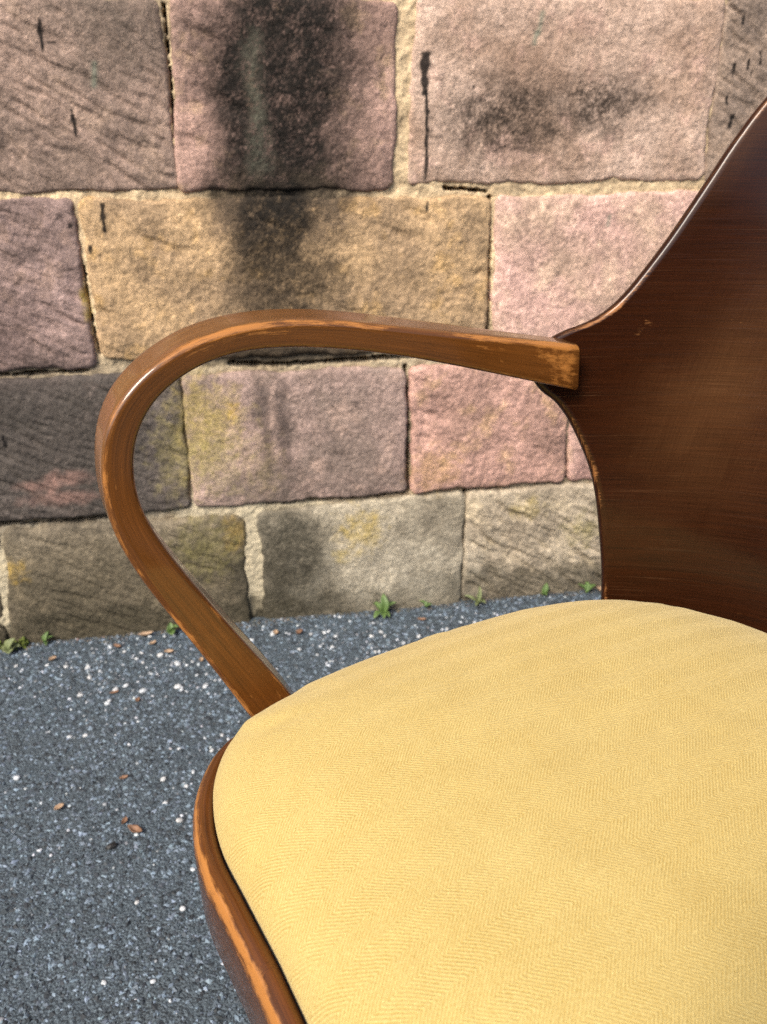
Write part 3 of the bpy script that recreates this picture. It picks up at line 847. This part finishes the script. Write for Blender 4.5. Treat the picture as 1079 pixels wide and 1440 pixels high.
def arm_mesh(sx):
    n = 150
    A = catmull(ARM, n)
    ker = np.exp(-0.5 * (np.arange(-14, 15) / 5.0) ** 2); ker /= ker.sum()
    for c_ in range(5):      # fair the bend
        e0, e1 = A[0, c_], A[-1, c_]
        pad = np.concatenate([2 * e0 - A[14:0:-1, c_], A[:, c_], 2 * e1 - A[-2:-16:-1, c_]])
        A[:, c_] = np.convolve(pad, ker, 'valid')
    if sx > 0: A[:, 0] -= 0.024 * np.sin(np.pi * np.linspace(0, 1, n))      # the other arm has sprung out a little
    p1 = A[:, [0, 1, 2]]; p2 = A[:, [0, 3, 4]]
    cenl = (p1 + p2) / 2
    L = np.concatenate([[0], np.cumsum(np.linalg.norm(np.diff(cenl, axis=0), axis=1))])
    f = L / L[-1]
    tw = np.radians(6.5) * sstep(0.35, 0.75, f)                 # the leg of the loop turns a little backwards
    T = 0.042 - 0.010 * (1 - sstep(0.0, 0.2, f)) - 0.007 * sstep(0.45, 1.0, f)
    Rv = p2 - p1; W = np.linalg.norm(Rv, axis=1); Rv /= W[:, None]
    tan = np.gradient(cenl, axis=0); tan /= np.linalg.norm(tan, axis=1)[:, None]
    D = np.cross(Rv, tan); D *= np.sign(-D[:, [0]]); D /= np.linalg.norm(D, axis=1)[:, None]
    D = D * np.cos(tw)[:, None] + np.array([0, 1, 0.0]) * np.sin(tw)[:, None]
    # rounded rectangle, u along Rv (0..1 of width), v along D
    ang = []
    rad = [0.0054, 0.0036, 0.0040, 0.0050]      # corners: outer/inner face, inner/inner face, inner/far face, outer/far face
    secs = []
    seg = 6
    prof = []
    for cidx, (cu, cv) in enumerate(((0, 0), (1, 0), (1, 1), (0, 1))):
        for j in range(seg + 1):
            prof.append((cidx, j / seg))
        nxt = 5
        for j in range(1, nxt):
            prof.append((cidx + 10, j / nxt))
    m = len(prof)
    V = np.zeros((n, m, 3)); gr = np.zeros((n, m, 3)); we = np.zeros((n, m)); to = np.zeros((n, m))
    cor = ((0, 0), (1, 0), (1, 1), (0, 1))
    dirs = ((0, -1), (1, 0), (0, 1), (-1, 0))
    def corner_pt(ci, t, W_, T_):
        cu, cv = cor[ci]; r = rad[ci]
        r = np.minimum(r, W_ * 0.45)
        ccu = np.where(cu == 0, r, W_ - r); ccv = np.where(cv == 0, r, T_ - r)
        a0 = {0: math.pi, 1: 1.5 * math.pi, 2: 0.0, 3: 0.5 * math.pi}[ci]
        a = a0 + t * math.pi / 2
        return ccu + r * math.cos(a), ccv + r * math.sin(a)
    for j, (ci, t) in enumerate(prof):
        if ci < 10:
            uu, vv = corner_pt(ci, t, W, T)
        else:
            u0, v0 = corner_pt(ci - 10, 1.0, W, T); u1, v1 = corner_pt((ci - 9) % 4, 0.0, W, T)
            uu, vv = u0 + (u1 - u0) * t, v0 + (v1 - v0) * t
        V[:, j] = p1 + Rv * uu[:, None] + D * vv[:, None]
        gr[:, j, 0] = L; gr[:, j, 1] = j * 0.0035
        # rubbed-through lacquer along the edges
        if ci == 0: w = 0.42 * math.sin(math.pi * min(1, t * 1.0 + 0.0)) + 0.10
        elif ci == 10 and t < 0.3: w = 0.26
        elif ci == 1: w = 0.30 * math.sin(math.pi * t) + 0.1
        elif ci == 3: w = 0.36 * math.sin(math.pi * t) + 0.1
        else: w = 0.05
        we[:, j] = w
        rim = (ci == 13) or ci == 3 or (ci == 0 and t < 0.5)
        to[:, j] = 0.55 if rim else (0.22 if ci in (0, 10, 1) else 0.3)
    lw = 0.85 + 0.5 * perlin(L * 14, L * 0, 321)[:, None]
    we = we * lw
    # rubbed patch at the end by the backrest and at the bend
    fj = np.array([1.0 if c_ in (0, 10) else 0.5 for c_, _ in prof])[None]
    we += 0.32 * np.exp(-((L - 0.022) / 0.022) ** 2)[:, None] * fj
    we[:, :] += 0.18 * np.exp(-((f - 0.42) / 0.06) ** 2)[:, None] * np.array([1.0 if c_ == 0 or (c_ == 10 and t_ < 0.5) else 0 for c_, t_ in prof])[None]
    to += 0.12 * np.exp(-((f - 0.40) / 0.15) ** 2)[:, None]
    Vf = V.reshape(-1, 3)
    # soft end cap
    Fq = grid_faces(n, m, wrap_c=True)
    c0 = Vf[:m].mean(0) + np.array([0, 0.002, 0]); c1 = Vf[-m:].mean(0)
    # chamfer ring at the cap
    cap = V[0] + (c0 - V[0]) * 0.10 + np.array([0, 0.0025, 0])
    allV = np.vstack([Vf, cap, [c0], [c1]])
    ic = n * m; k0 = ic + m; k1 = k0 + 1
    j = np.arange(m); j2 = (j + 1) % m
    Fcap = np.stack([j2, j, ic + j, ic + j2], 1)
    Ft0 = np.stack([ic + j2, ic + j, np.full(m, k0)], 1)
    b = (n - 1) * m
    Ft1 = np.stack([b + j, b + j2, np.full(m, k1)], 1)
    faces = [Fq, Fcap, Ft0, Ft1]
    if sx > 0:
        allV = allV * np.array([-1, 1, 1])
        faces = [f_[:, ::-1].copy() for f_ in faces]
    # make sure faces point outwards
    me = mesh_np("arm", allV, faces)
    ex = m + 2
    set_vec(me, "grain", np.vstack([gr.reshape(-1, 3), np.zeros((ex, 3))]) + np.array([0, 0, 1.7 * sx]))
    set_flt(me, "wear", np.concatenate([we.ravel(), np.full(ex, 0.2)]))
    set_flt(me, "tone", np.concatenate([to.ravel(), np.full(ex, 0.2)]))
    return me
def fix_normals(me):
    import bmesh
    bm = bmesh.new(); bm.from_mesh(me)
    bmesh.ops.recalc_face_normals(bm, faces=bm.faces)
    bm.to_mesh(me); bm.free()
for sx in (-1, 1):
    me = arm_mesh(sx); fix_normals(me)
    o = obj("arm", me, M_ARM, chair)

# --- plywood back shell, wrapping round the seat
def back_y(z): return 0.288 + (z - 0.45) * 0.27 + 0.15 * np.maximum(0, z - 0.62) ** 1.5
def shell(x, z): return back_y(z) - 0.200 * (np.abs(x) / 0.228) ** 2.5
EDGE = [(0.174, 0.385), (0.178, 0.415), (0.1817, 0.4399), (0.1848, 0.4611), (0.1903, 0.4961), (0.1966, 0.5301), (0.2032, 0.5634), (0.2095, 0.5894), (0.2164, 0.6119), (0.2241, 0.6342),
        (0.2312, 0.6505), (0.2375, 0.6605), (0.2415, 0.6710), (0.2428, 0.6850), (0.2410, 0.6985), (0.2358, 0.7072), (0.2300, 0.7128), (0.2240, 0.7225), (0.2190, 0.7375), (0.2145, 0.7585), (0.2104, 0.7810), (0.2068, 0.8050),
        (0.2034, 0.8290), (0.2001, 0.8528), (0.1949, 0.8810), (0.186, 0.912), (0.172, 0.939), (0.150, 0.959), (0.120, 0.972), (0.080, 0.979), (0.045, 0.982)]
E_ = catmull(EDGE, 170)
nc = 121
# columns evenly spaced along the arc of the plan curve
xt = np.linspace(0, 0.26, 2000)
arcL = np.concatenate([[0], np.cumsum(np.hypot(np.diff(xt), np.diff(0.200 * (xt / 0.228) ** 2.5)))])
rows = []
gra = []
for hw, zv in E_:
    la = np.interp(hw, xt, arcL)
    lc = np.linspace(-la, la, nc)
    x = np.sign(lc) * np.interp(np.abs(lc), arcL, xt)
    y = shell(x, zv)
    rows.append(np.column_stack([x, y, np.full(nc, zv)])); gra.append(np.column_stack([lc, np.full(nc, zv), np.zeros(nc)]))
Fv = np.array(rows); G = np.array(gra)
nrw = len(Fv)
# outward (rear) normal
dx = 1e-4
nxr = -(shell(Fv[..., 0] + dx, Fv[..., 2]) - shell(Fv[..., 0] - dx, Fv[..., 2])) / (2 * dx)
nzr = -(back_y(Fv[..., 2] + dx) - back_y(Fv[..., 2] - dx)) / (2 * dx)
Nr = np.stack([nxr, np.ones_like(nxr), nzr], -1); Nr /= np.linalg.norm(Nr, axis=-1)[..., None]
TH = 0.0115
Bv = Fv + Nr * TH
# rounded rim: boundary loop of the sheet pushed out a little at mid thickness
def border(A):
    return np.concatenate([A[0, :], A[1:, -1], A[-1, -2::-1], A[-2:0:-1, 0]])
bf, bb, bn = border(Fv), border(Bv), border(Nr)
tanl = np.roll(bf, -1, 0) - np.roll(bf, 1, 0); tanl /= np.linalg.norm(tanl, axis=1)[:, None] + 1e-12
outw = np.cross(tanl, bn); 
cent = bf.mean(0)
if np.mean(np.sum(outw * (bf - cent), 1)) < 0: outw = -outw
rim = []
for t_ in (0.0, 0.18, 0.5, 0.82, 1.0):
    push = 0.0026 * math.sin(math.pi * (0.08 + 0.84 * t_)) ** 0.5 if 0 < t_ < 1 else 0.0
    rim.append(bf + bn * TH * t_ + outw * push)
nF = nrw * nc
allV = np.vstack([Fv.reshape(-1, 3), Bv.reshape(-1, 3)] + rim[1:4])
F1 = grid_faces(nrw, nc); F2 = grid_faces(nrw, nc, flip=True) + nF
idx = np.arange(nF).reshape(nrw, nc)
bi = np.concatenate([idx[0, :], idx[1:, -1], idx[-1, -2::-1], idx[-2:0:-1, 0]])
mB = len(bi)
loops = [bi] + [2 * nF + k_ * mB + np.arange(mB) for k_ in range(3)] + [bi + nF]
FR = []
for a, b in zip(loops[:-1], loops[1:]):
    j = np.arange(mB); j2 = (j + 1) % mB
    FR.append(np.stack([a[j2], a[j], b[j], b[j2]], 1))
me = mesh_np("backrest", allV, [F1, F2] + FR)
gb = border(G)
gg = np.vstack([G.reshape(-1, 3), G.reshape(-1, 3) + [0, 0, 2]] + [gb + [0, 0.01 * (k_ + 1), 0] for k_ in range(3)])
set_vec(me, "grain", gg)
la_row = np.interp(E_[:, 0], xt, arcL)
edge_d = la_row[:, None] - np.abs(G[..., 0])
wf = 0.42 * (1 - sstep(0.0, 0.006, edge_d)) + 0.05
# worn spot by the arm joint and rubbed upper edge
wf += 0.16 * np.exp(-(((G[..., 0] + 0.275) / 0.03) ** 2 + ((G[..., 1] - 0.712) / 0.012) ** 2)) + 0.10 * sstep(0.80, 0.9, G[..., 1]) * (1 - sstep(0.0, 0.03, edge_d))
wf = wf * (0.75 + 0.6 * perlin(G[..., 0] * 12, G[..., 1] * 12, 331))
set_flt(me, "wear", np.concatenate([wf.ravel(), np.zeros(nF), np.full(mB, 0.24), np.full(mB, 0.05), np.full(mB, 0.1)]))
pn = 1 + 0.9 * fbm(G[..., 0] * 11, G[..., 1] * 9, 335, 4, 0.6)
tf = 0.05 + 0.42 * pn * np.exp(-(((np.abs(G[..., 0]) - 0.205) / 0.055) ** 2 + ((G[..., 1] - 0.635) / 0.075) ** 2)) + 0.22 * pn * np.exp(-(((np.abs(G[..., 0]) - 0.15) / 0.06) ** 2 + ((G[..., 1] - 0.70) / 0.09) ** 2))  # reflected sheen on the mid panel, painted in as paler tone
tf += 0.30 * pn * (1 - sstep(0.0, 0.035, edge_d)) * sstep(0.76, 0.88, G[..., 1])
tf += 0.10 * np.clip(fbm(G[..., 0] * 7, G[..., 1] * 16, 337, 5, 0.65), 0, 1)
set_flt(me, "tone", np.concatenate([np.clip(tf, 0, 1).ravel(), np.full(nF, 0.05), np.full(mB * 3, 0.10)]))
fix_normals(me)
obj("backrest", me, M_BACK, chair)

# --- legs (under the seat, tapered)
def leg_mesh(top, bot, r0, r1):
    top, bot = np.array(top, float), np.array(bot, float)
    n, m = 14, 20
    V = []
    for i in range(n):
        t = i / (n - 1)
        c_ = top + (bot - top) * t
        r = r0 + (r1 - r0) * t ** 0.9
        if i == n - 1: r *= 0.8
        a = np.arange(m) * 2 * np.pi / m
        V.append(np.column_stack([c_[0] + r * np.cos(a), c_[1] + r * np.sin(a), np.full(m, c_[2])]))
    V = np.vstack(V + [[top], [bot]])
    Fq = grid_faces(n, m, wrap_c=True)
    j = np.arange(m); j2 = (j + 1) % m
    me = mesh_np("leg", V, [Fq, np.stack([j2, j, np.full(m, n * m)], 1), np.stack([(n - 1) * m + j, (n - 1) * m + j2, np.full(m, n * m + 1)], 1)])
    fix_normals(me)
    set_vec(me, "grain", np.column_stack([V[:, 2], V[:, 0], V[:, 1]])); set_flt(me, "wear", np.full(len(V), 0.1)); set_flt(me, "tone", np.full(len(V), 0.1))
    return me
for sx in (-1, 1):
    obj("leg", leg_mesh((sx * 0.135, -0.185, 0.366), (sx * 0.135, -0.185, 0.0), 0.019, 0.012), M_ARM, chair)
    obj("leg", leg_mesh((sx * 0.140, 0.150, 0.366), (sx * 0.165, 0.235, 0.0), 0.019, 0.012), M_ARM, chair)
# slats joining frame and shell below the seat
me = box_mesh("seat_board", -0.18, 0.18, -0.20, 0.20, 0.405, 0.428)
obj("seat_board", me, M_LINING, chair)

# ------------------------------------------------------------------ small things on the ground
def leaf_mesh(name, L, W, curl, fold, seed, lobed=0.0):
    r = np.random.default_rng(seed)
    nu, nv = 11, 7
    V = []
    ph = r.uniform(0, 6)
    for i in range(nu):
        t = i / (nu - 1)
        w = W * (math.sin(math.pi * min(1, t * 0.97 + 0.015)) ** 0.75) * (1 + lobed * math.sin(t * 15 + ph))
        for j in range(nv):
            a = (j / (nv - 1) - 0.5) * 2
            z = curl * L * (t - 0.5) ** 2 * 2 + fold * abs(a) * w + 0.05 * L * math.sin(3 * a + 5 * t + ph) * 0.4
            V.append((L * (t - 0.5), a * w * 0.5 + 0.06 * L * math.sin(t * 3 + ph), z))
    V = np.array(V)
    V[:, 2] -= V[:, 2].min()
    n = len(V)
    V = np.vstack([V, V + [0, 0, 0.0005]])
    F1 = grid_faces(nu, nv, flip=True); F2 = grid_faces(nu, nv) + n
    idx = np.arange(n).reshape(nu, nv)
    bi = np.concatenate([idx[0, :], idx[1:, -1], idx[-1, -2::-1], idx[-2:0:-1, 0]]); j = np.arange(len(bi)); j2 = (j + 1) % len(bi)
    F3 = np.stack([bi[j], bi[j2], n + bi[j2], n + bi[j]], 1)
    me = mesh_np(name, V, [F1, F2, F3])
    fix_normals(me)
    return me
LEAVES = [  # x, y, length, width, angle, curl, fold, material, label
    (-0.333, 0.862, 0.024, 0.012, -0.35, 0.5, 0.35, M_BROWNLEAF, "largest brown dry leaf lying alone on open asphalt left of the seat"),
    (-0.352, 0.879, 0.014, 0.007, 1.3, 0.4, 0.5, M_BROWNLEAF, "small curled brown leaf touching the largest leaf on the asphalt"),
    (-0.450, 0.905, 0.015, 0.009, 1.1, 0.5, 0.5, M_PALELEAF, "tan and dark seed husk on the asphalt near the left edge"),
    (-0.377, 0.965, 0.013, 0.007, 0.5, 0.4, 0.3, M_BROWNLEAF, "dull brown leaf scrap on the asphalt midway between wall and largest leaf"),
    (-0.441, 1.343, 0.028, 0.011, 0.45, 0.4, 0.5, M_PALELEAF, "long orange-tan leaf tilted against the wall foot left of the chair arm"),
    (-0.484, 1.308, 0.016, 0.009, -0.6, 0.5, 0.4, M_BROWNLEAF, "reddish brown leaf scrap near the wall, left of the long orange leaf"),
    (-0.421, 1.318, 0.014, 0.008, 0.9, 0.4, 0.4, M_PALELEAF, "small tan leaf just below the long orange leaf by the wall"),
    (-0.386, 1.290, 0.017, 0.010, 0.2, 0.5, 0.4, M_PALELEAF, "tan leaf beside the chair arm, nearest the arm near the wall"),
    (-0.586, 1.266, 0.015, 0.009, 0.8, 0.6, 0.7, M_PALELEAF, "cream folded leaf alone on the asphalt near the mossy corner"),
    (-0.323, 1.266, 0.013, 0.008, 2.0, 0.5, 0.5, M_PALELEAF, "pale leaf peeping out from behind the chair arm"),
    (-0.451, 1.173, 0.016, 0.006, 0.6, 0.3, 0.3, M_BROWNLEAF, "thin brown leaf among white pebbles left of the arm"),
    (-0.405, 1.150, 0.011, 0.008, 1.8, 0.4, 0.5, M_BROWNLEAF, "orange-brown leaf crumb among the densest white pebbles"),
    (-0.201, 1.349, 0.016, 0.010, 1.5, 0.5, 0.5, M_PALELEAF, "left one of two brownish leaves right of the arm below the wall"),
    (-0.156, 1.349, 0.017, 0.011, 1.2, 0.5, 0.5, M_BROWNLEAF, "right one of two brownish leaves right of the arm below the wall"),
    (0.073, 1.401, 0.018, 0.008, 0.1, 0.4, 0.4, M_BROWNLEAF, "brown leaf lying between the weeds behind the seat"),
    (0.441, 1.512, 0.030, 0.014, 1.3, 0.5, 0.4, M_PALELEAF, "orange-tan leaf against the wall next to the backrest edge"),
]
for i, (x, y, L, W, a, cu, fo, m, lb) in enumerate(LEAVES):
    o = obj("fallen_leaf", leaf_mesh("fallen_leaf", L, W, cu, fo, 400 + i, 0.08), m, loc=(x, y, float(ground_h(np.array(x), np.array(y))) + 0.0016), rot=(0, 0, a))
    tag(o, lb, "leaf", "dry leaves scattered on the asphalt")
# black crumb beside the largest leaf
v = IV * np.array([0.0085, 0.005, 0.004]) * (1 + 0.12 * RNG.standard_normal((12, 1)))
o = obj("black_crumb", mesh_np("black_crumb", v, IF, False), M_BLACK, loc=(-0.357, 0.836, 0.005), rot=(0, 0, 0.5))
tag(o, "small black crumb of tar on the asphalt below the largest leaf", "debris")

def weed(name, loc, spec, mat, label, seed, cat="weed"):
    """spec: list of (azimuth, length, width, lift angle)"""
    root = obj(name, None, loc=loc)
    rw = random.Random(seed)
    tag(root, label, cat, "weeds along the wall foot")
    for i, (az, L, W, up_) in enumerate(spec):
        L, W = L * rw.uniform(0.5, 0.95), W * rw.uniform(0.75, 1.1)
        az += rw.uniform(-0.5, 0.5); up_ += rw.uniform(-0.1, 0.35)
        me = leaf_mesh("leaf", L, W, -0.35, 0.25, seed + i)
        me.vertices.foreach_get  # keep data as is
        o = obj("leaf", me, mat, root, loc=(math.cos(az) * L * 0.5 * math.cos(up_), math.sin(az) * L * 0.5 * math.cos(up_), L * 0.5 * math.sin(up_) + 0.002), rot=(0, -up_, az))
    return root
weed("weed", (0.000, 1.420, 0.0), [(1.5, 0.046, 0.015, 1.15), (0.15, 0.040, 0.015, 0.45), (2.9, 0.044, 0.012, 0.35), (3.6, 0.040, 0.016, 0.15), (-1.2, 0.036, 0.014, 0.2), (0.9, 0.034, 0.012, 0.9), (-0.5, 0.034, 0.012, 0.25)], M_GREEN, "bright green broad-leaved weed at the wall foot behind the seat", 500)
weed("weed", (0.187, 1.452, 0.0), [(1.3, 0.042, 0.011, 1.2), (0.2, 0.030, 0.011, 0.5), (-0.9, 0.036, 0.014, 0.25), (3.0, 0.036, 0.012, 0.5), (2.3, 0.034, 0.010, 0.9), (-2.2, 0.030, 0.010, 0.2)], M_OLIVE, "yellowish green weed tuft under the crack in the bottom stones", 520)
weed("weed", (0.324, 1.490, 0.0), [(1.8, 0.034, 0.012, 1.1), (0.3, 0.026, 0.010, 0.7), (3.0, 0.022, 0.010, 0.5), (-1.0, 0.020, 0.009, 0.4)], M_GREEN, "small pale green weed sprig at the wall between olive tuft and backrest", 540)
weed("weed", (0.410, 1.500, 0.0), [(1.2, 0.030, 0.014, 0.9), (0.0, 0.028, 0.012, 0.6), (2.8, 0.026, 0.012, 0.6)], M_GREEN, "dark green seedling beside the leaf next to the backrest", 560)
weed("weed", (0.084, 1.444, 0.0), [(1.4, 0.024, 0.010, 0.9), (0.1, 0.022, 0.010, 0.5), (3.0, 0.022, 0.009, 0.5)], M_GREEN, "tiny seedling just right of the bright broad-leaved weed", 570)
weed("weed", (-0.395, 1.352, 0.0), [(1.6, 0.028, 0.016, 0.9), (-1.2, 0.024, 0.018, 0.3), (0.2, 0.024, 0.012, 0.5)], M_GREEN, "round-leaved green seedling half hidden by the chair arm", 580)
weed("weed", (-0.672, 1.290, 0.0), [(-1.3, 0.034, 0.026, 0.25), (1.3, 0.032, 0.022, 0.7), (0.1, 0.030, 0.018, 0.4), (2.7, 0.034, 0.022, 0.5)], M_OLIVE, "flat olive round-leaved weed at the lower left wall corner", 590)
weed("weed", (-0.617, 1.318, 0.0), [(1.4, 0.024, 0.010, 0.7), (0.1, 0.022, 0.009, 0.4), (2.9, 0.022, 0.009, 0.4), (-0.8, 0.016, 0.008, 0.3)], M_GREEN, "low green sprig between the mossy corner and the orange leaf", 600)

# moss cushions in the corner where wall meets ground
def moss_mesh(s0, s1, seed):
    r = np.random.default_rng(seed)
    n = 90
    s_ = r.uniform(s0, s1, n); h_ = r.random(n) ** 2 * 0.016; q_ = 0.006 + r.random(n) ** 1.5 * 0.016
    cx = WALL_O[0] + s_ * math.cos(WALL_ROT) + q_ * math.sin(WALL_ROT)
    cy = WALL_O[1] + s_ * math.sin(WALL_ROT) - q_ * math.cos(WALL_ROT)
    rad = 0.0018 + 0.0028 * r.random(n)
    V = (IV[None] * (1 + 0.35 * r.standard_normal((n, 12, 1)))) * rad[:, None, None]
    V = V + np.stack([cx, cy, h_], 1)[:, None, :]
    return mesh_np("moss", V.reshape(-1, 3), (IF[None] + (np.arange(n) * 12)[:, None, None]).reshape(-1, 3), True)
o = obj("moss", moss_mesh(-0.60, -0.50, 71), M_MOSS)
tag(o, "yellow-green moss in the left corner of wall and asphalt", "moss", kind="stuff")

# ------------------------------------------------------------------ unseen dark wall added behind the camera for the lacquer to reflect
me = box_mesh("unseen_dark_wall", -14, 14, -0.3, 0.0, -0.02, 2.5)
M_OPP = mat_plain("unseen_wall_dark", (0.02, 0.03, 0.012), (0.07, 0.07, 0.05), 3, 0.9)
o = obj("unseen_dark_wall", me, M_OPP, loc=(0, -5.0, 0), rot=(0, 0, WALL_ROT))
tag(o, kind="structure")
